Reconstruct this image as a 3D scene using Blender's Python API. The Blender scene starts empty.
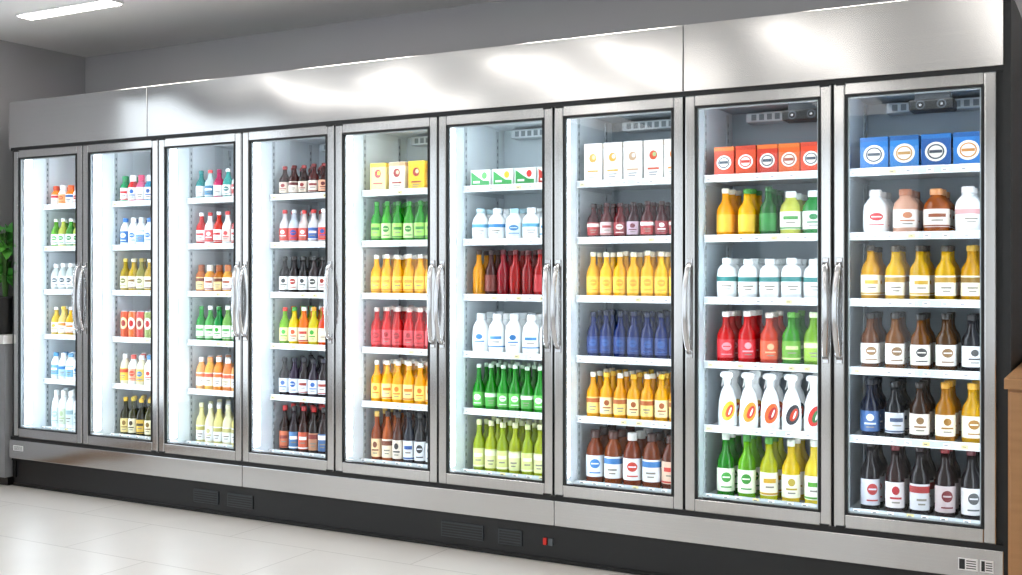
import bpy, bmesh, math, random
from mathutils import Vector
random.seed(7)
scene = bpy.context.scene
try:
    scene.view_settings.view_transform = 'Standard'
    scene.view_settings.look = 'None'
except Exception as e:
    print(e)

# ------------------------------------------------------------------ materials
MATS = {}
def new_mat(name):
    m = bpy.data.materials.new(name); m.use_nodes = True
    nt = m.node_tree
    b = nt.nodes.get('Principled BSDF')
    return m, nt, b
def srgb(c):
    return tuple((x/12.92 if x <= 0.04045 else ((x+0.055)/1.055)**2.4) for x in c)
def col(hexs):
    h = hexs.lstrip('#')
    return srgb(tuple(int(h[i:i+2],16)/255 for i in (0,2,4)))+(1,)
def lum(hexs):
    c=col(hexs); return .2126*c[0]+.7152*c[1]+.0722*c[2]
def plain(hexs, rough=0.5, metal=0.0, coat=0.0, name=None):
    k = ('p',hexs,rough,metal,coat)
    if k in MATS: return MATS[k]
    m,nt,b = new_mat(name or 'paint_'+hexs.strip('#'))
    n = nt.nodes.new('ShaderNodeTexNoise'); n.inputs['Scale'].default_value = 14
    mx = nt.nodes.new('ShaderNodeMixRGB'); mx.blend_type='MULTIPLY'; mx.inputs[0].default_value=0.06
    mx.inputs[1].default_value = col(hexs)
    nt.links.new(n.outputs['Color'], mx.inputs[2]); nt.links.new(mx.outputs[0], b.inputs['Base Color'])
    b.inputs['Roughness'].default_value = rough; b.inputs['Metallic'].default_value = metal
    b.inputs['Coat Weight'].default_value = coat
    MATS[k]=m; return m
def liquid(hexs):
    k=('l',hexs)
    if k in MATS: return MATS[k]
    m,nt,b = new_mat('bottle_'+hexs.strip('#'))
    dark = lum(hexs)<0.06
    c=col(hexs); g=lum(hexs); s=1.1
    cc=tuple(max(0,g+(x-g)*s)*(.92 if dark else 1.0) for x in c[:3])+(1,)
    b.inputs['Base Color'].default_value = cc
    b.inputs['Roughness'].default_value = 0.16
    b.inputs['Specular IOR Level'].default_value = 0.3 if dark else 0.45
    t = nt.nodes.new('ShaderNodeBsdfTranslucent'); t.inputs['Color'].default_value = cc
    mx = nt.nodes.new('ShaderNodeMixShader'); mx.inputs[0].default_value = 0.05 if dark else 0.3
    out = nt.nodes['Material Output']
    nt.links.new(b.outputs[0], mx.inputs[1]); nt.links.new(t.outputs[0], mx.inputs[2]); nt.links.new(mx.outputs[0], out.inputs[0])
    MATS[k]=m; return m
def emis(hexs, s, name):
    k=('e',hexs,s)
    if k in MATS: return MATS[k]
    m,nt,b = new_mat(name)
    b.inputs['Base Color'].default_value = (0.9,0.9,0.9,1)
    b.inputs['Emission Color'].default_value = col(hexs); b.inputs['Emission Strength'].default_value = s
    MATS[k]=m; return m
def steel(name, base=0.6, rough=0.2, aniso=0.5, scale=(0.8,30,420), bump=0.05, tang=True):
    m,nt,b = new_mat(name)
    b.inputs['Metallic'].default_value=1
    tc = nt.nodes.new('ShaderNodeTexCoord'); mp = nt.nodes.new('ShaderNodeMapping')
    mp.inputs['Scale'].default_value = scale
    n = nt.nodes.new('ShaderNodeTexNoise'); n.inputs['Scale'].default_value=1.0; n.inputs['Detail'].default_value=3
    nt.links.new(tc.outputs['Object'], mp.inputs[0]); nt.links.new(mp.outputs[0], n.inputs['Vector'])
    r = nt.nodes.new('ShaderNodeMapRange'); r.inputs['To Min'].default_value=rough-0.03; r.inputs['To Max'].default_value=rough+0.03
    nt.links.new(n.outputs['Fac'], r.inputs['Value']); nt.links.new(r.outputs[0], b.inputs['Roughness'])
    cr = nt.nodes.new('ShaderNodeValToRGB')
    cr.color_ramp.elements[0].color=(base*0.97,base*0.965,base*0.965,1); cr.color_ramp.elements[0].position=0.3
    cr.color_ramp.elements[1].color=(base*1.03,base*1.02,base*1.01,1); cr.color_ramp.elements[1].position=0.7
    nt.links.new(n.outputs['Fac'], cr.inputs[0]); nt.links.new(cr.outputs[0], b.inputs['Base Color'])
    if tang:
        b.inputs['Anisotropic'].default_value=aniso
        tg = nt.nodes.new('ShaderNodeTangent'); tg.direction_type='RADIAL'; tg.axis='Z'
        nt.links.new(tg.outputs[0], b.inputs['Tangent'])
    n2 = nt.nodes.new('ShaderNodeTexNoise'); n2.inputs['Scale'].default_value=1.1; n2.inputs['Detail'].default_value=1
    nt.links.new(tc.outputs['Object'], n2.inputs['Vector'])
    bp = nt.nodes.new('ShaderNodeBump'); bp.inputs['Strength'].default_value=bump; bp.inputs['Distance'].default_value=0.3
    nt.links.new(n2.outputs['Fac'], bp.inputs['Height']); nt.links.new(bp.outputs[0], b.inputs['Normal'])
    return m
STEEL = steel('brushed_stainless',base=.60,rough=.17,aniso=.55,bump=.10)
STEEL_F = steel('frame_stainless', base=0.62, rough=0.16, scale=(90,90,1.0), bump=0.02, tang=False)
CHROME = plain('#dcdcde',0.14,1.0)
BLACK = plain('#0a0b0c',0.4)
GASKET = plain('#0e1012',0.5)
WHITEP = plain('#f2f5f7',0.35)
SHELFM = plain('#dfe6ea',0.3)
LINER = plain('#e6edf1',0.35)
LINERB = plain('#d6e0e6',0.4)
LINER_DIM = plain('#a3b0b9',0.4)  # same liner darkened for right-hand bays, weaker cabinet glow put into the colour
LED = emis('#eef6ff', 19, 'led_strip')
LEDC = emis('#f4faff', 8, 'cabinet_lamp')

def glass_mat(name, tint=(0.96,0.985,0.985,1), ior=1.5):
    m,nt,b = new_mat(name)
    nt.nodes.remove(b)
    t=nt.nodes.new('ShaderNodeBsdfTransparent'); t.inputs[0].default_value=tint
    g=nt.nodes.new('ShaderNodeBsdfGlossy'); g.inputs['Roughness'].default_value=0.01; g.inputs[0].default_value=(1,1,1,1)
    f=nt.nodes.new('ShaderNodeFresnel'); f.inputs['IOR'].default_value=ior
    mx=nt.nodes.new('ShaderNodeMixShader')
    nt.links.new(f.outputs[0],mx.inputs[0]); nt.links.new(t.outputs[0],mx.inputs[1]); nt.links.new(g.outputs[0],mx.inputs[2])
    nt.links.new(mx.outputs[0], nt.nodes['Material Output'].inputs[0])
    return m
GLASS = glass_mat('door_glass', ior=1.38)
WGLASS = glass_mat('added_window_glass', ior=1.45)

# ------------------------------------------------------------------ mesh builder
class MB:
    def __init__(s): s.v=[]; s.f=[]; s.m=[]; s.sm=[]; s.mats=[]
    def mi(s,mat):
        if mat not in s.mats: s.mats.append(mat)
        return s.mats.index(mat)
    def face(s,idx,mat,smooth=False):
        s.f.append(idx); s.m.append(s.mi(mat)); s.sm.append(smooth)
    def poly(s,pts,mat,smooth=False):
        n=len(s.v); s.v+= [tuple(p) for p in pts]; s.face(list(range(n,n+len(pts))),mat,smooth)
    def box(s,x0,x1,y0,y1,z0,z1,mat,ch=0.0):
        if ch<=0:
            n=len(s.v)
            s.v+=[(x0,y0,z0),(x1,y0,z0),(x1,y1,z0),(x0,y1,z0),(x0,y0,z1),(x1,y0,z1),(x1,y1,z1),(x0,y1,z1)]
            for q in ((0,3,2,1),(4,5,6,7),(0,1,5,4),(1,2,6,5),(2,3,7,6),(3,0,4,7)):
                s.face([n+i for i in q],mat)
        else:
            bm=bmesh.new(); bmesh.ops.create_cube(bm,size=1)
            for v in bm.verts:
                v.co=Vector((x0+(v.co.x+.5)*(x1-x0), y0+(v.co.y+.5)*(y1-y0), z0+(v.co.z+.5)*(z1-z0)))
            bmesh.ops.bevel(bm,geom=bm.edges[:],offset=ch,segments=2,affect='EDGES',profile=0.5)
            bm.verts.index_update(); n=len(s.v)
            s.v+=[tuple(v.co) for v in bm.verts]
            for f in bm.faces: s.face([n+v.index for v in f.verts],mat)
            bm.free()
    def revolve(s,cx,cy,z0,prof,seg=16,sy=1.0,top=True,bottom=True):
        rings=[]
        for (r,z,mt) in prof:
            n=len(s.v)
            for k in range(seg):
                a=2*math.pi*k/seg
                s.v.append((cx+r*math.cos(a), cy+r*sy*math.sin(a), z0+z))
            rings.append(n)
        for i in range(len(prof)-1):
            mt=prof[i][2]
            for k in range(seg):
                k2=(k+1)%seg
                s.face([rings[i]+k,rings[i]+k2,rings[i+1]+k2,rings[i+1]+k],mt,True)
        if bottom: s.face([rings[0]+k for k in reversed(range(seg))],prof[0][2])
        if top: s.face([rings[-1]+k for k in range(seg)],prof[-1][2])
    def arc(s,cx,cy,r,a0,a1,z0,z1,mat,seg=8):
        n=len(s.v)
        for k in range(seg+1):
            a=a0+(a1-a0)*k/seg
            s.v.append((cx+r*math.cos(a),cy+r*math.sin(a),z0)); s.v.append((cx+r*math.cos(a),cy+r*math.sin(a),z1))
        for k in range(seg):
            s.face([n+2*k,n+2*k+2,n+2*k+3,n+2*k+1],mat,True)
    def oval(s,cx,cy,r,ac,da,zc,dz,mat,seg=8):
        n=len(s.v)
        for k in range(seg+1):
            t=-1+2*k/seg; t=math.sin(t*math.pi/2)
            a=ac+da*t; h=dz*math.sqrt(max(0.02,1-t*t))
            s.v.append((cx+r*math.cos(a),cy+r*math.sin(a),zc-h)); s.v.append((cx+r*math.cos(a),cy+r*math.sin(a),zc+h))
        for k in range(seg): s.face([n+2*k,n+2*k+2,n+2*k+3,n+2*k+1],mat,True)
    def disc(s,cx,y,cz,rx,rz,mat,seg=16):
        s.poly([(cx+rx*math.cos(2*math.pi*k/seg),y,cz+rz*math.sin(2*math.pi*k/seg)) for k in range(seg)],mat)
    def obj(s,name,parent=None):
        me=bpy.data.meshes.new(name); me.from_pydata(s.v,[],s.f)
        for m in s.mats: me.materials.append(m)
        me.polygons.foreach_set('material_index',s.m); me.polygons.foreach_set('use_smooth',s.sm)
        me.update()
        o=bpy.data.objects.new(name,me); scene.collection.objects.link(o)
        if parent: o.parent=parent
        return o

# ------------------------------------------------------------------ layout constants
EYE=1.46; W=0.6862; XL=-6.594; N=9
XR=XL+N*W; DB=EYE-1.12; DT=DB+1.95; HT=EYE+1.157
WX0=-6.92; WX1=3.6; WY0=-7.2; WY1=0.87; CH=3.10
SH=[EYE+0.46,EYE+0.170,EYE-0.130,EYE-0.44,EYE-0.75,EYE-1.092]

# ------------------------------------------------------------------ room
def floor_mat():
    m,nt,b=new_mat('polished_floor_tile')
    tc=nt.nodes.new('ShaderNodeTexCoord'); mp=nt.nodes.new('ShaderNodeMapping')
    mp.inputs['Location'].default_value=(0.1,0.35,0)
    br=nt.nodes.new('ShaderNodeTexBrick'); br.offset=0.5
    br.inputs['Color1'].default_value=col('#dbd6d0'); br.inputs['Color2'].default_value=col('#d7d2cc')
    br.inputs['Mortar'].default_value=col('#bdb7b0'); br.inputs['Scale'].default_value=1
    br.inputs['Brick Width'].default_value=1.2; br.inputs['Row Height'].default_value=0.6; br.inputs['Mortar Size'].default_value=0.004
    nt.links.new(tc.outputs['Object'],mp.inputs[0]); nt.links.new(mp.outputs[0],br.inputs['Vector'])
    n=nt.nodes.new('ShaderNodeTexNoise'); n.inputs['Scale'].default_value=3; n.inputs['Detail'].default_value=6
    mx=nt.nodes.new('ShaderNodeMixRGB'); mx.blend_type='MULTIPLY'; mx.inputs[0].default_value=0.10
    nt.links.new(tc.outputs['Object'],n.inputs['Vector'])
    nt.links.new(br.outputs['Color'],mx.inputs[1]); nt.links.new(n.outputs['Fac'],mx.inputs[2]); nt.links.new(mx.outputs[0],b.inputs['Base Color'])
    b.inputs['Roughness'].default_value=0.36; b.inputs['Specular IOR Level'].default_value=0.35
    return m
FM=floor_mat(); WALL=plain('#b4b3b6',0.8); CEIL=plain('#f6f5f4',0.85); WWHITE=plain('#d2d0cd',0.8)
def boxobj(name,x0,x1,y0,y1,z0,z1,mat,parent=None,ch=0):
    mb=MB(); mb.box(x0,x1,y0,y1,z0,z1,mat,ch); return mb.obj(name,parent)
boxobj('floor',WX0-.2,WX1+.2,WY0-.2,WY1+.2,-0.1,0,FM)
boxobj('ceiling',WX0-.2,WX1+.2,WY0-.2,WY1+.2,CH,CH+.1,CEIL)
boxobj('wall_back',WX0-.2,WX1+.2,WY1,WY1+.15,0,CH,WALL)
boxobj('wall_right',WX1,WX1+.15,WY0,WY1,0,CH,WWHITE)
DARKF=plain('#2b2d30',0.4)
LW=[(-6.4,-4.0),(-3.4,-1.3)]  # side openings out of view, added for sky light and a bright header reflection
mb=MB()
ys=[WY0]+[w for p in LW for w in p]+[WY1]
for i in range(0,len(ys),2): mb.box(WX0-.15,WX0,ys[i],ys[i+1],0,CH,WALL)
for a,b_ in LW: mb.box(WX0-.15,WX0,a,b_,0,.3,WALL); mb.box(WX0-.15,WX0,a,b_,2.95,CH,WALL)
mb.obj('wall_left')
mb=MB(); wins=[(-6.2,-4.4),(-3.6,-1.8),(-1.0,0.8),(1.4,3.0)]  # windows behind the camera, added to let in light and band the header
mb.box(WX0,WX1,WY0-.15,WY0,0,0.3,WWHITE); mb.box(WX0,WX1,WY0-.15,WY0,2.85,CH,WWHITE)
xs=[WX0]+[w for p in wins for w in p]+[WX1]
for i in range(0,len(xs),2): mb.box(xs[i],xs[i+1],WY0-.15,WY0,0.3,2.85,WWHITE)
mb.obj('wall_front')
k=0
for (a,b_) in wins:
    k+=1; mb=MB(); t=.05; y0,y1=WY0-.1,WY0-.04
    mb.box(a,a+t,y0,y1,.3,2.85,DARKF); mb.box(b_-t,b_,y0,y1,.3,2.85,DARKF)
    mb.box(a,b_,y0,y1,.3,.3+t,DARKF); mb.box(a,b_,y0,y1,2.85-t,2.85,DARKF); mb.box((a+b_)/2-.02,(a+b_)/2+.02,y0,y1,.3,2.85,DARKF)
    mb.poly([(a+t,WY0-.07,.35),(b_-t,WY0-.07,.35),(b_-t,WY0-.07,2.8),(a+t,WY0-.07,2.8)],WGLASS)
    mb.obj('added_window_%d'%k)
for (a,b_) in LW:
    k+=1; mb=MB(); t=.05; x0,x1=WX0-.1,WX0-.04
    mb.box(x0,x1,a,a+t,.3,2.95,DARKF); mb.box(x0,x1,b_-t,b_,.3,2.95,DARKF)
    mb.box(x0,x1,a,b_,.3,.3+t,DARKF); mb.box(x0,x1,a,b_,2.95-t,2.95,DARKF); mb.box(x0,x1,(a+b_)/2-.02,(a+b_)/2+.02,.3,2.95,DARKF)
    mb.poly([(WX0-.07,a+t,.35),(WX0-.07,b_-t,.35),(WX0-.07,b_-t,2.9),(WX0-.07,a+t,2.9)],WGLASS)
    mb.obj('added_window_%d'%k)
WOODB=plain('#8a6a4c',0.5)
boxobj('baseboard_left',WX0,WX0+.015,WY0,WY1,0,.09,WOODB)
boxobj('baseboard_back',XR+.04,WX1,WY1-.015,WY1,0,.09,WOODB)

LIN=emis('#fff8f0',24,'linear_light_diffuser'); PAN=emis('#fffaf4',4.6,'added_panel_diffuser'); HOUS=plain('#f2f2f2',0.4)
def ceil_light(x0,x1,y0,y1,mat,name):
    mb=MB(); mb.box(x0-.012,x1+.012,y0-.012,y1+.012,CH-.012,CH-.001,HOUS)
    mb.box(x0,x1,y0,y1,CH-.018,CH-.012,mat); mb.obj(name)
for x in (-6.13,-4.5,-2.9,-1.3,0.3): ceil_light(x,x+.82,-.31,-.21,LIN,'ceiling_linear_light')
for x in (-6.4,-5.5,-4.2,-3.3,-2.0,-0.7,0.6): ceil_light(x,x+(.30 if x<-3 else .20),-4.3,-2.2,PAN,'added_ceiling_panel')  # unseen glowing panels, added for slanted bands reflected in the header
for x in (-5.2,-2.6,0.0): ceil_light(x,x+.6,-6.8,-5.6,PAN,'added_ceiling_panel')  # further glowing panels out of view, added as soft light

# ------------------------------------------------------------------ refrigerator bank
E=bpy.data.objects.new('glass_door_display_refrigerator',None); scene.collection.objects.link(E)
mb=MB()
DEP=0.80; IY1=0.70
mb.box(XL-.03,XL,0.02,DEP,.06,HT-.01,BLACK)
mb.box(XR,XR+.03,0.0,DEP,.06,HT-.01,BLACK)
mb.box(XL,XR,DEP-.04,DEP,.06,HT-.01,BLACK)
mb.box(XL,XR,.05,DEP-.05,HT-.04,HT-.01,BLACK)
mb.obj('carcass',E)
mb=MB()
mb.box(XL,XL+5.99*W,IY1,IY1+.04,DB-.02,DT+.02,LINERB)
mb.box(XL+5.99*W,XR,IY1,IY1+.04,DB-.02,DT+.02,LINER_DIM)
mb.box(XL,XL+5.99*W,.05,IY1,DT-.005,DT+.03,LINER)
mb.box(XL+5.99*W,XR,.05,IY1,DT-.005,DT+.03,LINER_DIM)
mb.box(XL,XR,.05,IY1,DB-.05,SH[5],LINER)
mb.obj('cabinet_liner',E)
mb=MB()
for i in range(N+1):
    x=XL+i*W
    a,b_=(x-.012,x+.012)
    if i==0: a=XL
    if i==N: b_=XR
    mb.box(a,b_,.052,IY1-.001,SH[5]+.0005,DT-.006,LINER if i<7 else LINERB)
    mb.box(a-(.018 if i else 0),b_+(.018 if i<N else 0),.022,.052,DB,DT,GASKET)
mb.obj('mullions',E)
mb=MB()
for i in range(N):
    x=XL+i*W
    mb.box(x+.0125,x+.026,.070,.130,DB+.07,DT-.05,WHITEP)
    mb.box(x+.026,x+.030,.074,.126,DB+.08,DT-.06,LED)
    mb.box(x+W-.026,x+W-.0125,.056,.096,DB+.07,DT-.05,WHITEP)
    mb.box(x+W-.030,x+W-.026,.058,.094,DB+.08,DT-.06,LED)
    mb.box(x+.2,x+.48,.2,.28,DT-.022,DT-.006,WHITEP); mb.box(x+.21,x+.47,.21,.27,DT-.025,DT-.022,LEDC)
mb.obj('led_lighting',E)
mb=MB(); HOLE=plain('#7a848a',0.6); ALU=plain('#c9d0d4',0.35,0.3)
for i in range(N):
    x=XL+i*W+.0122
    for y in (.25,.60):
        mb.box(x,x+.005,y,y+.025,SH[5]+.002,DT-.02,ALU)
        z=SH[5]+.04
        while z<DT-.06:
            mb.box(x+.005,x+.0056,y+.008,y+.017,z,z+.018,HOLE); z+=.04
mb.obj('shelf_standards',E)
TAGW=plain('#ffffff',0.5); TAGY=plain('#f0e2a0',0.5); TAGD=plain('#5b6166',0.6); TAGK=plain('#24282b',0.6)
RAIL=plain('#d2dade',0.25)
SY0=.225
for i in range(N):
    mb=MB(); x0=XL+i*W+.02; x1=XL+(i+1)*W-.02
    for j,z in enumerate(SH):
        if j<5:
            mb.box(x0,x1,SY0+.006,IY1-.03,z-.012,z-.0005,SHELFM)
            mb.box(x0,x1,SY0,SY0+.006,z-.022,z+.009,RAIL)
            mb.box(x0,x1,SY0-.003,SY0,z-.025,z-.021,WHITEP)
            mb.box(x0,x1,SY0-.003,SY0,z+.006,z+.010,WHITEP)
            for xx in (x0+.002,x1-.006): mb.box(xx,xx+.004,SY0+.006,IY1-.03,z-.035,z-.012,ALU)
        else:
            mb.box(x0,x1,SY0-.02,SY0-.014,z+.0006,z+.022,RAIL)
        for k in range(8):
            xx=x0+.02+k*.077+random.uniform(-.01,.01)
            if xx+.03>x1: continue
            zt = z-.018 if j<5 else z+.004; yy=SY0 if j<5 else SY0-.02
            mb.box(xx,xx+.030,yy-.0035,yy-.0005,zt,zt+.017,TAGW if random.random()<.85 else TAGY)
            mb.box(xx+.005,xx+.020,yy-.0042,yy-.0036,zt+.006,zt+.010,TAGD)
    mb.obj('shelves_%d'%(i+1),E)
FANG=plain('#4a5056',0.5)
for i in range(N):
    x=XL+i*W; mb=MB()
    if i in (7,8):
        xa=x+(.38 if i==7 else .27); z1=DT-.055 if i==8 else DT-.06
        mb.box(xa,xa+.19,.30,.42,z1-.05,z1,BLACK,.008); mb.box(xa+.02,xa+.17,.34,.40,z1,DT-.006,FANG)
        for cx in (xa+.05,xa+.14):
            mb.disc(cx,.2985,z1-.025,.020,.020,FANG); mb.disc(cx,.298,z1-.025,.015,.015,BLACK); mb.disc(cx,.2975,z1-.025,.006,.006,CHROME)
    mb.box(x+.12,x+.56,.58,.69,DT-.07,DT-.02,ALU,.006)
    for k in range(10): mb.box(x+.15+k*.04,x+.175+k*.04,.5785,.58,DT-.06,DT-.03,HOLE)
    mb.obj('evaporator_fan_%d'%(i+1),E)
FW=.048; FT=.05; FB=.058
for i in range(N):
    x0=XL+i*W+.005; x1=XL+(i+1)*W-.005
    if i==N-1: x1-=.02
    z0=DB+.002; z1=DT-.006; mb=MB()
    mb.box(x0,x0+FW,0,.022,z0,z1,STEEL_F,.006); mb.box(x1-FW,x1,0,.022,z0,z1,STEEL_F,.006)
    mb.box(x0+FW,x1-FW,0.0005,.022,z1-FT,z1,STEEL_F,.004); mb.box(x0+FW,x1-FW,0.0005,.022,z0,z0+FB,STEEL_F,.004)
    g=.010; a,b_,c,d=x0+FW,x1-FW,z0+FB,z1-FT
    mb.box(a,a+g,-.001,.021,c,d,GASKET); mb.box(b_-g,b_,-.001,.021,c,d,GASKET)
    mb.box(a,b_,-.0005,.021,c,c+g*.7,GASKET); mb.box(a,b_,-.0005,.021,d-g,d,GASKET)
    s=.006; mb.box(a+g,a+g+s,.012,.02,c+g,d-g,ALU); mb.box(b_-g-s,b_-g,.012,.02,c+g,d-g,ALU)
    mb.box(a+g,b_-g,.012,.02,c+g,c+g+s,ALU); mb.box(a+g,b_-g,.012,.02,d-g-s,d-g,ALU)
    hx = x1-.05 if i%2 else x0+.01
    mb.box(hx,hx+.04,-.006,.0,z1-.008,z1+.004,BLACK); mb.box(hx,hx+.04,-.006,.0,z0-.002,z0+.008,BLACK)
    mb.obj('door_frame_%d'%(i+1),E)
    gb=MB(); gb.poly([(a+.002,.01,c+.002),(b_-.002,.01,c+.002),(b_-.002,.01,d-.002),(a+.002,.01,d-.002)],GLASS); gb.obj('door_glass_%d'%(i+1),E)
def handle(x,bow):
    zt=EYE+.045; zb=EYE-.385; n=18; mb=MB(); rings=[]
    for k in range(n+1):
        t=k/n; z=zb+(zt-zb)*t
        e=math.sin(math.pi*t)**0.45 if 0<t<1 else 0
        y=-.004-.045*e; xx=x+bow*.010*math.sin(math.pi*t)
        wx=.0125+.002*math.sin(math.pi*t); wy=.008
        ring=[]
        for q in range(10):
            a=2*math.pi*q/10
            ring.append(len(mb.v)); mb.v.append((xx+wx*math.cos(a), y+wy*math.sin(a), z))
        rings.append(ring)
    for r1,r2 in zip(rings,rings[1:]):
        for q in range(10): mb.face([r1[q],r1[(q+1)%10],r2[(q+1)%10],r2[q]],CHROME,True)
    mb.face(rings[0][::-1],CHROME); mb.face(rings[-1],CHROME)
    for z in (zb,zt): mb.box(x-.014,x+.014,-.008,.0,z-.018,z+.018,CHROME,.003)
    mb.obj('door_handle',E)
HND={0:'R',1:'L',2:'R',3:'LR',4:'R',5:'LR',6:'L',7:'LR',8:'L'}
for i,sds in HND.items():
    for sd in sds:
        if sd=='L': handle(XL+i*W+.030,-1)
        else: handle(XL+(i+1)*W-.030,1)
mb=MB(); seams=[XL-.03, XL+1.88*W, XL+7*W, XR+.005]
for a,b_ in zip(seams,seams[1:]): mb.box(a+.002,b_-.002,-.012,.05,DT+.014,HT,STEEL,.003)
h=mb.obj('header_panels',E)
boxobj('header_shadow_gap',XL-.03,XR+.03,.006,.05,DT-.004,DT+.014,BLACK,E)
mb=MB(); seams=[XL-.03,XL+3.02*W,XL+6*W+.01,XR+.005]
for a,b_ in zip(seams,seams[1:]): mb.box(a+.0015,b_-.0015,-.012,.05,DB-.145,DB-.02,STEEL,.004)
mb.obj('lower_fascia',E)
boxobj('lower_gap',XL-.03,XR+.03,.004,.05,DB-.02,DB,BLACK,E)
mb=MB(); KICK=plain('#131518',0.35)
mb.box(XL-.03,XR+.03,.03,.08,0.002,DB-.146,KICK)
mb.box(XL-.03,XR+.03,.012,.03,DB-.165,DB-.148,BLACK)
mb.box(XL-.03,XR+.03,.022,.03,0.002,.02,BLACK)
mb.obj('kick_plate',E)
mb=MB(); GR=plain('#30353a',0.4)
def grille(xc,w,z0,z1,n=5):
    mb.box(xc-w/2,xc+w/2,.022,.03,z0,z1,GR,.002)
    st=(z1-z0-.01)/n
    for k in range(n): mb.box(xc-w/2+.008,xc+w/2-.008,.0205,.022,z0+.006+k*st,z0+.006+k*st+st*.5,BLACK)
for xc,w in ((XL+2.55*W,.2),(XL+2.95*W,.2),(XL+5.2*W,.26),(XL+5.62*W,.14)): grille(xc,w,.06,.14)
RED=plain('#d8281c',0.4)
mb.box(XL+5.9*W,XL+5.9*W+.02,.018,.03,.085,.12,RED,.002); mb.box(XL+5.9*W+.03,XL+5.9*W+.055,.018,.03,.085,.12,TAGD,.002)
mb.obj('vent_grilles',E)
mb=MB()
def lab(x,z,w,h,patch):
    mb.box(x,x+w,-.0135,-.012,z,z+h,TAGW)
    if patch: mb.box(x+.004,x+w*.35,-.0142,-.0136,z+.004,z+h-.004,TAGK)
    for k in range(4):
        mb.box(x+w*(.42 if patch else .08),x+w*.92,-.0142,-.0136,z+h*(.15+.2*k),z+h*(.15+.2*k)+h*.08,TAGK)
lab(XL+.02,DB-.09,.10,.035,False); lab(XR-.17,DB-.115,.075,.05,True); lab(XR-.085,DB-.115,.05,.05,True)
mb.obj('rating_labels',E)

# ------------------------------------------------------------------ products
PROF={
 'juice':([(0,.9),(.02,1),(.50,1),(.57,.96),(.64,.78),(.71,.5),(.78,.40),(.90,.38)],.45,.10,.46),
 'long':([(0,.9),(.02,1),(.42,1),(.50,.93),(.58,.68),(.66,.46),(.78,.36),(.92,.33)],.40,.09,.39),
 'milk':([(0,.85),(.03,.98),(.08,1),(.58,1),(.68,.9),(.76,.68),(.81,.5),(.86,.48)],.52,.14,.54),
 'jug':([(0,.86),(.03,1),(.60,1),(.72,.93),(.80,.7),(.84,.46),(.87,.44)],.5,.14,.58),
 'vial':([(0,.9),(.03,1),(.60,1),(.68,.85),(.74,.6),(.78,.58)],.62,.10,.55),
}
FACE=math.radians(-72)
def bottle(mb,cx,cy,z0,H,R,kind,body,label,cap,mark,var):
    prof,cr,l0,l1=PROF[kind]
    seg=16
    bm_=liquid(body) if body not in ('#f4f6f6','#ffffff') else plain('#f4f7f8',.3)
    pr=[(r*R,z*H,bm_) for z,r in prof]
    mb.revolve(cx,cy,z0,pr,seg)
    cm=plain(cap,.35); zc=prof[-1][0]*H
    mb.revolve(cx,cy,z0,[(cr*R*.98,zc-.001,cm),(cr*R,zc+.003,cm),(cr*R,H-.003,cm),(cr*R*.85,H,cm)],12)
    if label:
        lm=plain(label,.5); ra=R*1.012+.0006; f=FACE+random.uniform(-.12,.12)
        za=z0+l0*H; zb=z0+l1*H; hh=zb-za
        mb.arc(cx,cy,ra,f-1.5,f+1.5,za,zb,lm,14)
        if mark:
            mm=plain(mark,.5); ro=ra+.0009
            tx=plain('#8a8478',.5)
            if var==0:
                mb.oval(cx,cy,ro,f,.55,za+hh*.62,hh*.22,mm); mb.arc(cx,cy,ro,f-.6,f+.6,za+hh*.16,za+hh*.22,mm,6); mb.arc(cx,cy,ro+.0006,f-.4,f+.4,za+hh*.59,za+hh*.65,lm,6)
            elif var==1:
                mb.arc(cx,cy,ro,f-1.45,f+1.45,za+hh*.66,za+hh*.92,mm,14); mb.arc(cx,cy,ro,f-.5,f+.5,za+hh*.36,za+hh*.44,tx,6); mb.arc(cx,cy,ro,f-.35,f+.35,za+hh*.2,za+hh*.26,tx,6)
            elif var==2:
                mb.arc(cx,cy,ro,f-.7,f+.7,za+hh*.55,za+hh*.74,mm,6); mb.arc(cx,cy,ro,f-.45,f+.45,za+hh*.34,za+hh*.41,tx,6); mb.arc(cx,cy,ro,f-1.45,f+1.45,za+hh*.04,za+hh*.12,mm,14)
            else:
                mb.oval(cx,cy,ro,f,.38,za+hh*.68,hh*.17,mm); mb.arc(cx,cy,ro,f-.6,f+.6,za+hh*.34,za+hh*.42,mm,6); mb.arc(cx,cy,ro,f-.4,f+.4,za+hh*.18,za+hh*.24,tx,6)
def can(mb,cx,cy,z0,H,R,body,label,cap,mark):
    b=plain(body,.3,.2); m=plain('#c8ccd0',.3,.9)
    mb.revolve(cx,cy,z0,[(R*.8,0,m),(R*.98,.006,b),(R,.012,b),(R,H-.014,b),(R*.86,H-.004,m),(R*.86,H,m)],18)
    mb.oval(cx,cy,R+.0012,FACE,.8,z0+H*.55,H*.22,plain(label,.4)); mb.oval(cx,cy,R+.0022,FACE,.45,z0+H*.55,H*.12,plain(mark,.4))
TG='#7a7f84'
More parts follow.
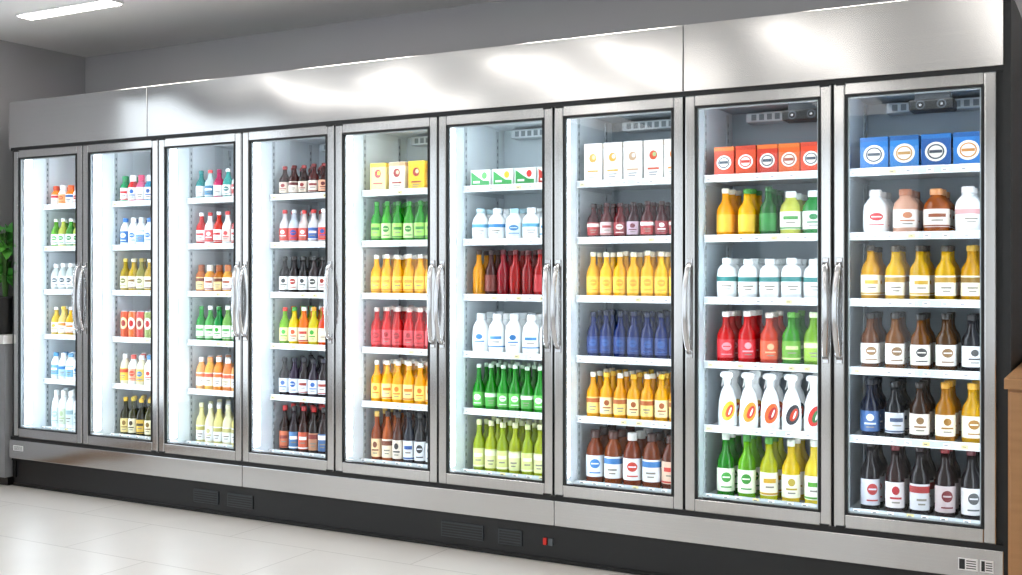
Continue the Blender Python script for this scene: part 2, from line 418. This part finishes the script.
def carton(mb,cx,cy,z0,H,R,body,label,cap,mark,round_=True):
    b=plain(body,.4); w=R
    mb.box(cx-w,cx+w,cy-w,cy+w,z0,z0+H,b,.002)
    mb.box(cx-w-.0003,cx+w+.0003,cy-w-.0003,cy+w+.0003,z0+H*.86,z0+H-.002,plain(cap,.4))
    y=cy-w-.0008; zc=z0+H*.47
    if round_:
        mb.disc(cx,y,zc,w*.74,w*.70,plain(label,.4),20); mb.disc(cx,y-.0006,zc,w*.58,w*.54,plain(mark,.4),20)
        mb.disc(cx,y-.0012,zc,w*.48,w*.44,plain('#e8e2d8',.4),20)
        mb.box(cx-w*.44,cx+w*.44,y-.0022,y-.0016,zc-.006,zc+.007,plain(mark,.4))
        mb.box(cx-w*.6,cx+w*.6,y-.0006,y,z0+H*.05,z0+H*.08,plain(label,.4))
    else:
        mb.disc(cx,y,z0+H*.62,w*.42,w*.46,plain(mark,.4)); mb.disc(cx+w*.12,y-.0006,z0+H*.64,w*.2,w*.22,plain(label,.4))
        mb.box(cx-w*.6,cx+w*.6,y-.0005,y,z0+H*.26,z0+H*.31,plain(mark,.4)); mb.box(cx-w*.45,cx+w*.45,y-.0005,y,z0+H*.18,z0+H*.205,plain(TG,.4)); mb.box(cx-w*.45,cx+w*.3,y-.0005,y,z0+H*.12,z0+H*.14,plain(TG,.4))
    x=cx+w+.0006
    mb.poly([(x,cy-w*.6,z0+H*.2),(x,cy+w*.6,z0+H*.2),(x,cy+w*.6,z0+H*.6),(x,cy-w*.6,z0+H*.6)],plain(label,.4))
def flatbox(mb,cx,cy,z0,H,R,body,label,cap,mark):
    mb.box(cx-R,cx+R,cy-.06,cy+.06,z0,z0+H,plain(body,.4),.002)
    y=cy-.0608
    mb.poly([(cx-R*.9,y,z0+H*.1),(cx+R*.9,y,z0+H*.1),(cx+R*.9,y,z0+H*.35),(cx+R*.3,y,z0+H*.38),(cx-R*.2,y,z0+H*.58),(cx-R*.9,y,z0+H*.9)],plain(label,.4))
    mb.disc(cx+R*.42,y-.0004,z0+H*.66,R*.26,H*.2,plain(mark,.4),14); mb.box(cx-R*.7,cx-R*.05,y-.001,y-.0004,z0+H*.24,z0+H*.36,plain(body,.4))
def spray(mb,cx,cy,z0,H,R,body,label,cap,mark):
    b=plain('#f5f7f7',.3)
    mb.revolve(cx,cy,z0,[(R*.9,0,b),(R,.006,b),(R*.98,H*.28,b),(R*.90,H*.48,b),(R*.66,H*.64,b),(R*.38,H*.74,b),(R*.32,H*.80,b)],18,sy=.7)
    c=plain(cap,.35)
    n=len(mb.v); th=R*.28
    outline=[(-.32,.76),(.32,.76),(.38,.86),(.62,.91),(.62,.98),(.3,1.0),(-.50,1.0),(-.72,.95),(-.68,.90),(-.34,.89)]
    f=[(cx+a*R,cy-th,z0+z*H) for a,z in outline]; g=[(cx+a*R,cy+th,z0+z*H) for a,z in outline]
    mb.v+=f+g; k=len(outline)
    mb.face(list(range(n,n+k)),c); mb.face([n+k+i for i in reversed(range(k))],c)
    for i in range(k): mb.face([n+i,n+k+i,n+k+(i+1)%k,n+(i+1)%k],c)
    tr=[(-.50,.89),(-.40,.89),(-.48,.80),(-.62,.72),(-.66,.73),(-.54,.81)]
    n=len(mb.v); mb.v+=[(cx+a*R,cy-th*.5,z0+z*H) for a,z in tr]+[(cx+a*R,cy+th*.5,z0+z*H) for a,z in tr]; k=6
    mm=plain('#e4e4e2',.4)
    mb.face(list(range(n,n+k)),mm); mb.face([n+k+i for i in reversed(range(k))],mm)
    for i in range(k): mb.face([n+i,n+k+i,n+k+(i+1)%k,n+(i+1)%k],mm)
    def rad(z):
        t=z/H
        pts=[(0,.9),(.03,1),(.28,.98),(.48,.90),(.64,.66)]
        for (a,ra),(b2,rb) in zip(pts,pts[1:]):
            if t<=b2: return R*(ra+(rb-ra)*(t-a)/(b2-a))
        return R*.6
    for q,(sc,mt,dx) in enumerate(((1,label,0),(.58,mark,.1),(.24,W_,.15))):
        cols=[]; SG=8; RW=5
        for a in range(SG+1):
            t=math.sin((-1+2*a/SG)*math.pi/2); ang=FACE+dx+.74*sc*t; hh=H*.17*sc*math.sqrt(max(.01,1-t*t))
            for r_ in range(RW+1):
                z=H*.29+hh*(-1+2*r_/RW)+t*H*.06; rr=rad(z)*(1.02+.012*q)+.0008
                cols.append((cx+rr*math.cos(ang),cy+rr*.7*math.sin(ang),z0+z))
        n=len(mb.v); mb.v+=cols
        for a in range(SG):
            for r_ in range(RW):
                i0=n+a*(RW+1)+r_; mb.face([i0,i0+RW+1,i0+RW+2,i0+1],plain(mt,.4),True)

def row(door,level,name,kind,H,R,items,depth=3,x0=.085,x1=.585):
    mb=MB(); z=SH[level]+.0008
    if door<7 and kind in PROF or kind=='can':
        tgt = 8 if R<=.043 else 6
        items=[items[k%len(items)] for k in range(tgt)]; x0=.072; x1=.618
    if door==7: x0=max(x0,.09); x1=min(x1,.535)
    if door==8: x1=min(x1,.535)
    if door>=7 and kind=='juice': R=min(R,.0425)
    n=len(items)
    xa=XL+door*W+x0+R*.5; xb=XL+door*W+x1
    sp=(xb-xa)/(n-1)
    R=min(R,sp*(.47 if kind in('box','tbox') else .455))
    for d in range(depth+(1 if R<.036 else 0)):
        for k,it in enumerate(items):
            it=list(it); kd=kind
            if len(it)>4: kd=it[4]
            h=H; r=R
            if len(it)>5: h=it[5]
            if len(it)>6: r=min(it[6],sp*.47)
            cx=xa+k*sp+random.uniform(-.002,.002); cy=SY0+.018+max(R,.033)+d*(2*max(R,.033)+.012)
            if kd=='flat': cy=SY0+.08+d*.13
            if cy+max(r,.03)>IY1-.04: continue
            a=it[:4]; var=(sum(ord(c) for c in str(it[1])+str(it[3]))+door+level)%4
            if kd in PROF: bottle(mb,cx,cy,z,h*random.uniform(.975,1.01),r,kd,*a,var)
            elif kd=='can': can(mb,cx,cy,z,h,r,*a)
            elif kd=='box': carton(mb,cx,cy,z,h,r,*a)
            elif kd=='tbox': carton(mb,cx,cy,z,h,r,*a,round_=False)
            elif kd=='flat': flatbox(mb,cx,cy,z,h,r,*a)
            elif kd=='spray': spray(mb,cx,cy,z,h,r,*a)
    mb.obj(name)
W_='#f4f6f6'
ORG='#f08a1c'; GRN='#2f9e2c'; RED_='#cc1f26'
# door 1
row(0,0,'drink_bottles','vial',.14,.036,[(ORG,W_,'#d8481c',RED_),(W_,'#e8a060','#ffffff','#c05020'),(ORG,W_,'#e06020','#2060a0'),(W_,W_,'#c03020','#c03020'),('#e8a840',W_,'#ffffff',ORG),(ORG,W_,'#b03020',RED_)])
row(0,1,'green_drink_bottles','juice',.20,.038,[('#6aac40',W_,'#e8f0e0',GRN),('#c0c860',W_,'#ffffff',GRN),('#489838',W_,'#ffffff','#2a8040'),('#b0c050',W_,'#3a8a3a',GRN),('#58a040',W_,'#ffffff','#e0b020'),('#d0d070',W_,'#ffffff',GRN)])
row(0,2,'water_bottles','milk',.19,.038,[('#d0d8d8',W_,'#ffffff','#3a4a58')]*6)
row(0,3,'lemonade_bottles','juice',.20,.038,[('#e8c858',W_,'#ffffff','#e0a020'),('#f0dc90',W_,'#e8c040','#d08020'),('#e4b838',W_,'#ffffff',ORG),('#f0e4b8',W_,'#ffffff','#e0a020'),('#e4c048',W_,'#ffffff','#888844'),('#f0dc98',W_,'#ffffff','#e0a020')])
row(0,4,'dairy_drink_bottles','milk',.19,.040,[(W_,'#6aa8d0','#4a90c4','#ffffff'),(W_,'#a8cce0','#e8eef2','#2878b8'),(W_,'#78b0cc','#68a4d0','#ffffff'),(W_,'#e0e8ec','#ffffff','#2878b8'),(W_,'#80b8d0','#4a90c4','#ffffff'),(W_,'#a8cce0','#ffffff','#2878b8')])
row(0,5,'milk_bottles','milk',.27,.043,[(W_,'#dce8ea','#e8f0f0','#a8bcbc'),(W_,'#d6e4cc','#f4f4f0','#a8bc90'),(W_,'#dce8ea','#ffffff','#98b4bc'),(W_,'#dce8ea','#e8f0f0','#a8bcbc'),(W_,'#d6e4cc','#f4f4f0','#a8bc90')])
# door 2
row(1,0,'assorted_drink_bottles','vial',.18,.038,[('#2a9860',W_,'#208850',RED_),('#d02a2a',W_,'#ffffff','#2060b0'),('#e06890',W_,'#c83060','#ffffff'),('#3898b8',W_,'#ffffff','#2060b0'),('#e0e8e8','#d83030','#3060b0','#ffffff'),('#48a858',W_,'#ffffff',GRN)])
row(1,1,'yogurt_drink_bottles','milk',.19,.041,[(W_,'#3070b8','#3a78c0','#ffffff'),(W_,W_,'#ffffff','#3a78c0'),(W_,'#5090c8','#e8eef2','#ffffff'),(W_,W_,'#3a78c0','#3a78c0'),(W_,'#3080c0','#e8eef2','#ffffff'),(W_,W_,'#ffffff','#3a78c0')])
row(1,2,'olive_tea_bottles','juice',.22,.039,[('#a89028','#efe8c8','#d8c060','#6a6a20'),('#c8a830','#f4f0e0','#e8e0c0','#806020'),('#8a842c','#efe8c8','#b8a040','#6a6a20'),('#c0a038','#f4f0e0','#ffffff','#806020'),('#988824','#efe8c8','#d8c060','#6a6a20'),('#c8b040',W_,'#e8e0c0','#6a6a20')])
row(1,3,'soda_cans','can',.18,.040,[('#c8502a','#f0d8a0','#cccccc','#902018'),('#d86a30',W_,'#cccccc','#c02018'),('#c83028','#f0e0c0','#cccccc','#902018'),('#8a9a50',W_,'#cccccc','#c02018'),('#d85a30',W_,'#cccccc','#c02018'),('#d88a40','#f0d8a0','#cccccc','#902018')])
row(1,4,'fruit_milk_bottles','milk',.20,.040,[('#f0e8d0','#e8c448','#ffffff','#d04020'),(W_,'#e0a890','#e05040','#d04020'),('#f4ecd0','#e0bc40','#ffffff','#2878b8'),(W_,W_,'#4888b8','#d04020'),('#f0e8d0','#e8c448','#ffffff','#d04020'),(W_,'#e0b888','#d04040','#d04020')])
row(1,5,'olive_oil_bottles','juice',.26,.040,[('#26260e','#e0cc88','#e0b020','#806020'),('#303010','#efe8c8','#d8c040','#403010'),('#1e1e0c','#d8b040','#e0b020','#403010'),('#3a3812','#efe8c8','#e0c040','#806020'),('#26260e','#e8d8a0','#e0b020','#806020'),('#303010','#efe8c8','#c8a020','#403010')])
# door 3
row(2,0,'assorted_soft_drink_bottles','juice',.19,.038,[('#1a8a88',W_,'#1f7f80','#ffffff'),('#c8e0e0','#2078a0','#e04848','#ffffff'),('#c83868',W_,'#a83058','#ffffff'),('#38a098',W_,'#ffffff','#2a7a78'),('#e8e8e8','#d03838','#c02828','#ffffff'),('#2068a8',W_,'#1f58a0','#e04040')])
row(2,1,'red_label_bottles','juice',.21,.040,[('#c02020',W_,'#ffffff','#c02020'),(W_,'#d03030','#c02020','#ffffff'),('#c83020',W_,'#e8e8e8','#c02020'),(W_,'#e8c8c0','#c02020','#c02020'),('#c02020',W_,'#ffffff','#c02020'),('#e0d8d8','#d03030','#c02020','#ffffff')])
row(2,2,'honey_drink_bottles','vial',.175,.038,[('#b06010','#e8c888','#904818','#703010'),('#e09828',W_,'#e8e0d0','#a04818'),('#b86818','#e8c888','#904818','#703010'),('#e8a838',W_,'#b06020','#a04818'),('#b06010',W_,'#d8d0c0','#703010'),('#d08828','#e8c888','#904818','#703010')])
row(2,3,'green_tea_bottles','juice',.225,.040,[('#2a9038','#e8f0e0','#2a8038',GRN),('#48a048','#e8f0e0','#ffffff',GRN),('#1f8840','#f0f4e8','#2a8038',GRN),('#78b050','#e8f0e0','#ffffff',GRN),('#2a9038','#e8f0e0','#1f7030',GRN),('#409848','#f0f4e8','#ffffff',GRN)])
row(2,4,'peach_juice_bottles','milk',.21,.041,[('#f0b070',W_,'#ffffff','#e07030'),('#f0c058','#f8e8c8','#e89040','#d05020'),('#f0a050',W_,'#ffffff','#e07030'),('#e88840','#f8e8c8','#ffffff','#d05020'),('#f0b868',W_,'#e89040','#e07030'),('#f0c058','#f8e8c8','#ffffff','#d05020')])
row(2,5,'pale_lemonade_bottles','juice',.26,.041,[('#ebe4a8',W_,'#e8e4c0','#b8b060'),('#f0ebcc',W_,'#ffffff','#d0c890'),('#e6de98',W_,'#ffffff','#b8b060'),('#f0ebcc',W_,'#e8e4c0','#c8c080'),('#e4dc90',W_,'#ffffff','#c8c080'),('#f0ebcc',W_,'#ffffff','#c8c080')])
# door 4
row(3,0,'dark_sauce_bottles','juice',.185,.039,[('#2c0e0c','#d8c8b8','#8a1c1c','#8a1c1c'),('#3c1814','#e8dcd0','#601414','#601414'),('#220c0a','#d8c8b8','#8a1c1c','#8a1c1c'),('#481412','#e8dcd0','#701818','#8a1c1c'),('#2c0e0c','#e0a080','#8a1c1c','#601414'),('#3c1814','#d8c8b8','#601414','#8a1c1c')])
row(3,1,'red_blue_label_bottles','juice',.205,.041,[('#e8e4e4','#d03828','#c02828','#ffffff'),('#d8e0e8','#c84038','#d8dce0','#2050a0'),('#e8d8d4','#d85040','#c02828','#ffffff'),('#e8e4e4','#2858a0','#c02828','#ffffff'),('#e8e4e4','#d03828','#ffffff','#2050a0'),('#d8a8a0',W_,'#c02828','#c02828')])
row(3,2,'cola_bottles','juice',.225,.040,[('#181214',W_,'#181818','#333333'),('#20181a','#e8e4e0','#2a2020','#a03020'),('#120e10',W_,'#181818','#333333'),('#281c1e','#e8e4e0','#303030','#333333'),('#181214',W_,'#181818','#a03020'),('#120e10','#e8e4e0','#181818','#333333')])
row(3,3,'mixed_juice_bottles','juice',.23,.041,[('#7cb430','#f0e8a0','#d83020',GRN),('#e6d030','#f0f0d0','#40a040','#d05020'),('#e87828','#f8e0c0','#ffffff','#c03020'),('#d8c830','#f0e8a0','#e0a020',GRN),('#d84820','#f8e0c0','#d04020','#ffffff'),('#d02a1a','#f0e0c0','#ffffff','#c02020')])
row(3,4,'iced_coffee_bottles','juice',.23,.041,[('#1e161a','#dce4f0','#202028','#2858a0'),('#302438','#e8ecf4','#2a2a38','#2858a0'),('#1e1416','#e8ecf4','#202028','#a03020'),('#282030','#dce4f0','#202028','#2858a0'),('#1e161a','#e8ecf4','#303040','#a03020'),('#181018','#dce4f0','#202028','#2858a0')])
row(3,5,'dark_soda_bottles','juice',.285,.042,[('#200c0a','#c86840','#c02828','#802018'),('#1c1018','#4878a8','#202020','#ffffff'),('#30100c','#d05838','#a82020','#ffffff'),('#1e1210','#b88060','#c02828','#802018'),('#240e0e','#406898','#202020','#ffffff'),('#200c0a','#c04830','#a02018','#ffffff')])
# door 5
row(4,0,'yellow_drink_cartons','tbox',.165,.054,[('#f2df8a','#f2c41a','#f0c820','#b03028'),('#efe6d4','#efc9a8','#d8b088','#a83830'),('#f2c41a','#f6e8a0','#f4d030','#b03028'),('#f2c41a','#efd08a','#f0d020','#a83830')],depth=3,x0=.095,x1=.52)
row(4,1,'green_soda_bottles','juice',.235,.041,[('#289820','#a0d860','#2a9028','#208020'),('#40a824','#c8e8a0','#2a9028','#208020'),('#208e1c','#a0d860','#1f7820','#208020'),('#38a020','#c8e8a0','#2a9028','#208020'),('#208820','#a0d860','#1f7820','#208020'),('#58b038','#a0d860','#2a9028','#208020')])
row(4,2,'orange_juice_bottles','juice',.23,.041,[('#f6b820','#f8ca48','#f0f0e8','#e89820')]*6)
row(4,3,'red_juice_bottles','juice',.24,.041,[('#c00c16','#d43038','#e8d8d0','#980c14'),('#cc1420','#dc4a54','#d8c0b8','#980c14')]*3)
row(4,4,'orange_juice_bottles','juice',.24,.041,[('#f6b01c','#f8d468','#f0f0e8','#e07810'),('#f6bc28','#fadc90','#f0e8d8','#e07810')]*3)
row(4,5,'root_beer_bottles','juice',.295,.042,[('#8a3c0c','#e8c898','#d8b058','#703010'),('#a85010','#efe0c8','#301810','#703010'),('#481e0c','#e8dccc','#201010','#333333'),('#141a28','#e8ecf0','#14161c','#2858a0'),('#101116','#e8ecf0','#101014','#333333'),('#121622','#e0e4e8','#101014','#333333')])
# door 6
row(5,0,'green_snack_boxes','flat',.095,.066,[('#f0f4ee','#2f9648','#ffffff','#5ab05a'),('#f0f4ee','#3aa050','#ffffff','#e8c030'),('#f0f4ee','#2f9648','#ffffff','#d83028'),('#f0f4ee','#c03a30','#ffffff','#3aa050')],x0=.085,x1=.53)
row(5,1,'yogurt_bottles','milk',.175,.048,[(W_,'#f0f4f6','#b8d8e0','#58a0c0'),(W_,'#f0f4f6','#e8ecee','#3880b8'),(W_,'#d8e8ee','#a8d0dc','#3880b8'),(W_,'#f0f4f6','#e8ecee','#58a0c0'),(W_,'#e0f0f0','#88c8d0','#3880b8')])
row(5,2,'berry_juice_bottles','juice',.25,.042,[('#d89418',None,'#301810',None),('#3a100c','#6a241a','#281010',None),('#780c18',None,'#501018',None),('#8c0810',None,'#601018',None),('#780810',None,'#501018',None),('#8c0810','#a81820','#601018',None)])
row(5,3,'milk_bottles','milk',.215,.048,[(W_,'#eef4f8','#e8eef2','#2870b0'),(W_,'#eef4f8','#ffffff','#3a80b8')]*2+[(W_,'#eef4f8','#e8eef2','#2870b0')])
row(5,4,'green_soda_bottles','long',.25,.042,[('#1c8424','#58b848','#d8ead8','#f0f8f0'),('#148020','#40a038','#c8e0c8','#f0f8f0'),('#20902a','#58b848','#d8ead8','#f0f8f0')]*2)
row(5,5,'lime_juice_bottles','juice',.285,.043,[('#9aae24','#d8dc8c','#d8dca0','#f4f4d8'),('#a8b430','#e0e2a0','#e0e0b0','#f4f4d8')]*3)
# door 7
row(6,0,'juice_cartons','tbox',.20,.050,[('#f4f2ee','#f8d088','#e8e0d4','#f09030'),('#f4f2ee','#f0e8e0','#e8e0d4','#f0a848'),('#f4f2ee','#e8e4e0','#ece8e4','#c8a888'),('#f4f2ee','#a8c080','#e8dcd4','#d85838'),('#f4f2ee','#f0e8e0','#e8e0d4','#f09030')],x0=.080,x1=.545)
row(6,1,'red_sauce_bottles','juice',.185,.042,[('#380c10','#a83030','#281010','#e8d8d0'),('#481414','#d0b8b8','#381014','#a02828'),('#581014','#8a2830','#381014','#e8d8d0'),('#300c12','#c0a8b8','#281010','#6a2030'),('#481014','#b03030','#381014','#ffffff'),('#380c10','#902830','#281010','#ffffff')])
row(6,2,'mango_juice_bottles','juice',.235,.043,[('#f4b81c','#f6c840','#e8e0c8','#e89818'),('#f4be28','#f6c840','#f0e8d0','#e89818')]*3)
row(6,3,'blue_drink_bottles','juice',.24,.042,[('#061a50','#0c2e70','#0a1838','#204e90')]*6)
row(6,4,'honey_mustard_bottles','juice',.235,.043,[('#e6a418','#f0d478','#f0ead8','#b05818'),('#e8ac20','#f0e0a8','#e8b830','#a05018')]*3)
row(6,5,'barbecue_sauce_bottles','milk',.275,.052,[('#6a2c10','#e8eef2','#3a1c14','#3878b8'),('#843e18','#f0f2f4','#4a2418','#3878b8'),('#7a3014','#f0ece8','#e8e4e0','#c83828'),('#743416','#f0f2f4','#3a1c14','#3878b8'),('#582410','#e0c0a8','#3a1c14','#c83828')])
# door 8
row(7,0,'orange_drink_cartons','box',.145,.050,[('#c84020','#f4f0ec','#d8702c','#3a4a58'),('#d04820','#f4f0ec','#b83820','#c83a28'),('#c8341c','#f4f0ec','#d8702c','#3a4a58'),('#e06020','#f4f0ec','#d8702c','#a84a28'),('#d84420','#f4f0ec','#b83820','#3a4a58')])
row(7,1,'citrus_and_mint_bottles','juice',.235,.046,[('#f2a818','#f4b030','#e8e0c8',None),('#f2ba1c','#f4c438','#3a8a30',None),('#0c6020','#1c7c2c','#1a5a24',None),('#d0d468','#f2f6e4','#e8f0e8','#4a9a48','milk',.21,.050),('#20883c','#eef4ee','#e8f0ee','#2a8048','milk',.215,.050)])
row(7,2,'dairy_bottles','jug',.195,.05,[(W_,'#f2f6f6','#eef2f2','#2a7a78')]*5)
row(7,3,'fruit_juice_bottles','juice',.25,.047,[('#b00818','#c01824','#e8dcd8','#e08890'),('#bc0c1c','#cc2430','#e8dcd8','#f0a0a8'),('#c83814','#d85024','#e8dcd0','#f0b088'),('#3a8c14','#60a020','#58a030','#c8e098'),('#74a420','#94bc3c','#d8e8b8','#e0f0b0')])
row(7,4,'spray_cleaner_bottles','spray',.265,.060,[(W_,'#f0b424','#f4f4f4','#d84a20'),(W_,'#e8a030','#f4f4f4','#d83a2a'),(W_,'#e8682a','#f0f2f4','#c02828'),(W_,'#30343a','#f4f4f4','#c84020'),(W_,'#c83028','#f4f4f4','#38703c')],depth=2)
row(7,5,'lemon_lime_drink_bottles','juice',.305,.047,[('#207a18','#e8f0d8','#e8ece0','#389030'),('#68a828','#f0f4dc','#3f9038','#389030'),('#bcc024','#f4f2dc','#58a038','#d8a820'),('#e2c42c','#f6f2dc','#e8e8d8','#b8a030'),('#e8d050','#f6f4e4','#e8e8e0','#58a030')])
# door 9
row(8,0,'blue_drink_cartons','box',.150,.062,[('#1f6cb0','#f0ece4','#2060a0','#3a4450'),('#2678bc','#f0ece4','#1a5490','#b88840'),('#175498','#f0ece4','#1f6cb0','#3a4450'),('#2270b8','#f0ece4','#1a5490','#c0803c')],x0=.10,x1=.525)
row(8,1,'milk_drink_bottles','milk',.205,.054,[(W_,'#f4f4f2','#e8e4e0','#c03030'),('#d8a890','#e8e0dc','#a86848','#c07850'),('#9a4c18','#e8dcd0','#c88858','#8a4420'),(W_,'#f4f4f2','#ece8e6','#d8a0a0')],x0=.10,x1=.52)
row(8,2,'lemon_dressing_bottles','juice',.25,.047,[('#cc981c','#f4f0dc','#3a3228','#c8a030'),('#dcb038','#f4f0e0','#4a4030','#b08828'),('#d0a42c','#f4f0dc','#3a3228','#c8a030'),('#d8ac34','#f4f0e0','#3a3228','#b08828'),('#cc981c','#f0e8c8','#b8902c','#806018')])
row(8,3,'amber_sauce_bottles','juice',.255,.047,[('#542c0c','#f2efe8','#1c1814','#8a6840'),('#70420c','#f2efe8','#241c16','#8a6840'),('#60360e','#f0ece0','#1c1814','#444444'),('#442a12','#f2efe8','#1c1814','#8a6840'),('#14141a','#e8e8ec','#141418','#444444')])
row(8,4,'craft_soda_bottles','juice',.26,.046,[('#0c1226','#385c90','#101420','#d8e0ec'),('#121418','#c8ccd4','#141418','#3a4a68'),('#2c180c','#e8e0d4','#201814','#8a6840'),('#a87014','#f0e8d0','#c8902c','#a07020'),('#cc9c28','#f2ecd4','#e0a838','#a07020')])
row(8,5,'cola_bottles','juice',.325,.047,[('#0e0a10','#c8c8d0','#141014','#a83030'),('#200c0e','#e0d8d8','#701820','#b02830'),('#120c10','#d8d8dc','#281418','#a83030'),('#1a0c0e','#c8b8b8','#8a1820','#701820'),('#120e12','#e0dcdc','#581820','#555555')])

# ------------------------------------------------------------------ side counter (right) and cabinet (left)
def wood_mat(name,c1,c2):
    m,nt,b=new_mat(name); tc=nt.nodes.new('ShaderNodeTexCoord'); mp=nt.nodes.new('ShaderNodeMapping'); mp.inputs['Scale'].default_value=(2,18,18)
    n=nt.nodes.new('ShaderNodeTexNoise'); n.inputs['Scale'].default_value=1.6; n.inputs['Detail'].default_value=5
    cr=nt.nodes.new('ShaderNodeValToRGB'); cr.color_ramp.elements[0].color=col(c1); cr.color_ramp.elements[1].color=col(c2)
    nt.links.new(tc.outputs['Object'],mp.inputs[0]); nt.links.new(mp.outputs[0],n.inputs['Vector']); nt.links.new(n.outputs['Fac'],cr.inputs[0]); nt.links.new(cr.outputs[0],b.inputs['Base Color'])
    b.inputs['Roughness'].default_value=.45; return m
WOOD=wood_mat('oak_veneer','#a07044','#c09060')
mb=MB()
cx0=-.375; cx1=.9; cy0=-.47; cy1=.80; ct=1.067
mb.box(cx0,cx1,cy0,cy1,ct-.04,ct,WOOD,.003); mb.box(cx0+.012,cx1-.02,cy0+.02,cy1,.08,ct-.04,WOOD); mb.box(cx0+.04,cx1-.04,cy0+.06,cy1,.001,.08,BLACK)
for k in range(3):
    mb.box(cx0+.02+k*.41,cx0+.42+k*.41,cy0+.006,cy0+.02,.1,ct-.05,WOOD,.002); mb.box(cx0+.18+k*.41,cx0+.26+k*.41,cy0-.015,cy0-.005,ct-.14,ct-.13,CHROME)
    for xx in (.185,.25): mb.box(cx0+xx+k*.41,cx0+xx+.006+k*.41,cy0-.006,cy0+.006,ct-.14,ct-.13,CHROME)
mb.obj('wooden_counter')
mb=MB(); CAB=plain('#8e8f92',.5); WT=plain('#f0eeeb',.35)
mb.box(WX0+.02,XL-.035,-.05,.45,.97,1.03,WT,.003); mb.box(WX0+.025,XL-.045,-.03,.44,.06,.97,CAB); mb.box(WX0+.03,XL-.055,-.0,.43,.001,.06,BLACK)
mb.obj('side_cabinet')
PE=bpy.data.objects.new('potted_plant',None); scene.collection.objects.link(PE)
pcx,pcy=-6.785,.08
mb=MB(); POT=plain('#17181a',.35); SOIL=plain('#3a2a1e',.9)
mb.revolve(pcx,pcy,1.031,[(.07,0,POT),(.075,.01,POT),(.10,.24,POT),(.105,.245,POT),(.105,.26,POT),(.095,.26,POT),(.09,.23,SOIL),(.001,.23,SOIL)],20,top=False)
mb.obj('pot',PE)
mb=MB(); LEAF=plain('#6cc050',.4); LEAF2=plain('#4ea444',.4); STEM=plain('#5a8a44',.6)
for k in range(46):
    a=random.uniform(0,6.28); ht=random.uniform(.14,.50); rad_=random.uniform(.01,.05)
    bx,by,bz=pcx+.01*math.cos(a),pcy+.01*math.sin(a),1.26
    tx,ty,tz=pcx+rad_*math.cos(a),pcy+rad_*math.sin(a),1.26+ht
    d=Vector((math.cos(a),math.sin(a),0)); s=Vector((-math.sin(a),math.cos(a),0))*.003
    mb.poly([Vector((bx,by,bz))-s,Vector((bx,by,bz))+s,Vector((tx,ty,tz))+s,Vector((tx,ty,tz))-s],STEM)
    base=Vector((tx,ty,tz)); n0=len(mb.v); m_=LEAF if k%2 else LEAF2
    wd=Vector((-math.sin(a),math.cos(a),random.choice((-1,1))*random.uniform(.4,1.2))).normalized()
    L=random.uniform(.12,.18); L=min(L,(.13-rad_)/max(abs(math.cos(a)),.5)*.9)
    cols=7; up=random.uniform(.02,.10)
    for q in range(cols):
        t=q/(cols-1); w=.040*math.sin(math.pi*min(1,t*.97+.02))**.8; p=base+d*L*t+Vector((0,0,up*t*1.3-.11*t*t))
        mb.v.append(tuple(p-wd*w+Vector((0,0,.008)))); mb.v.append(tuple(p)); mb.v.append(tuple(p+wd*w+Vector((0,0,.008))))
    for q in range(cols-1):
        i0=n0+3*q
        mb.face([i0,i0+1,i0+4,i0+3],m_,True); mb.face([i0+1,i0+2,i0+5,i0+4],m_,True)
mb.v=[(min(max(x,WX0+.006),XL-.036),y,z) for x,y,z in mb.v]
mb.obj('leaves',PE)

# ------------------------------------------------------------------ world, camera
w=bpy.data.worlds.new('World'); scene.world=w; w.use_nodes=True
bg=w.node_tree.nodes['Background']; bg.inputs[0].default_value=(.88,.94,1,1); bg.inputs[1].default_value=2.3

cd=bpy.data.cameras.new('camera'); cam=bpy.data.objects.new('camera',cd); scene.collection.objects.link(cam)
cam.location=(0,-4.91,EYE); cam.rotation_euler=(math.radians(90),0,math.radians(28.97))
cd.sensor_fit='HORIZONTAL'; cd.sensor_width=36; cd.lens=36*1100/1022; cd.shift_y=-15.5/1022
cd.clip_start=.05
scene.camera=cam
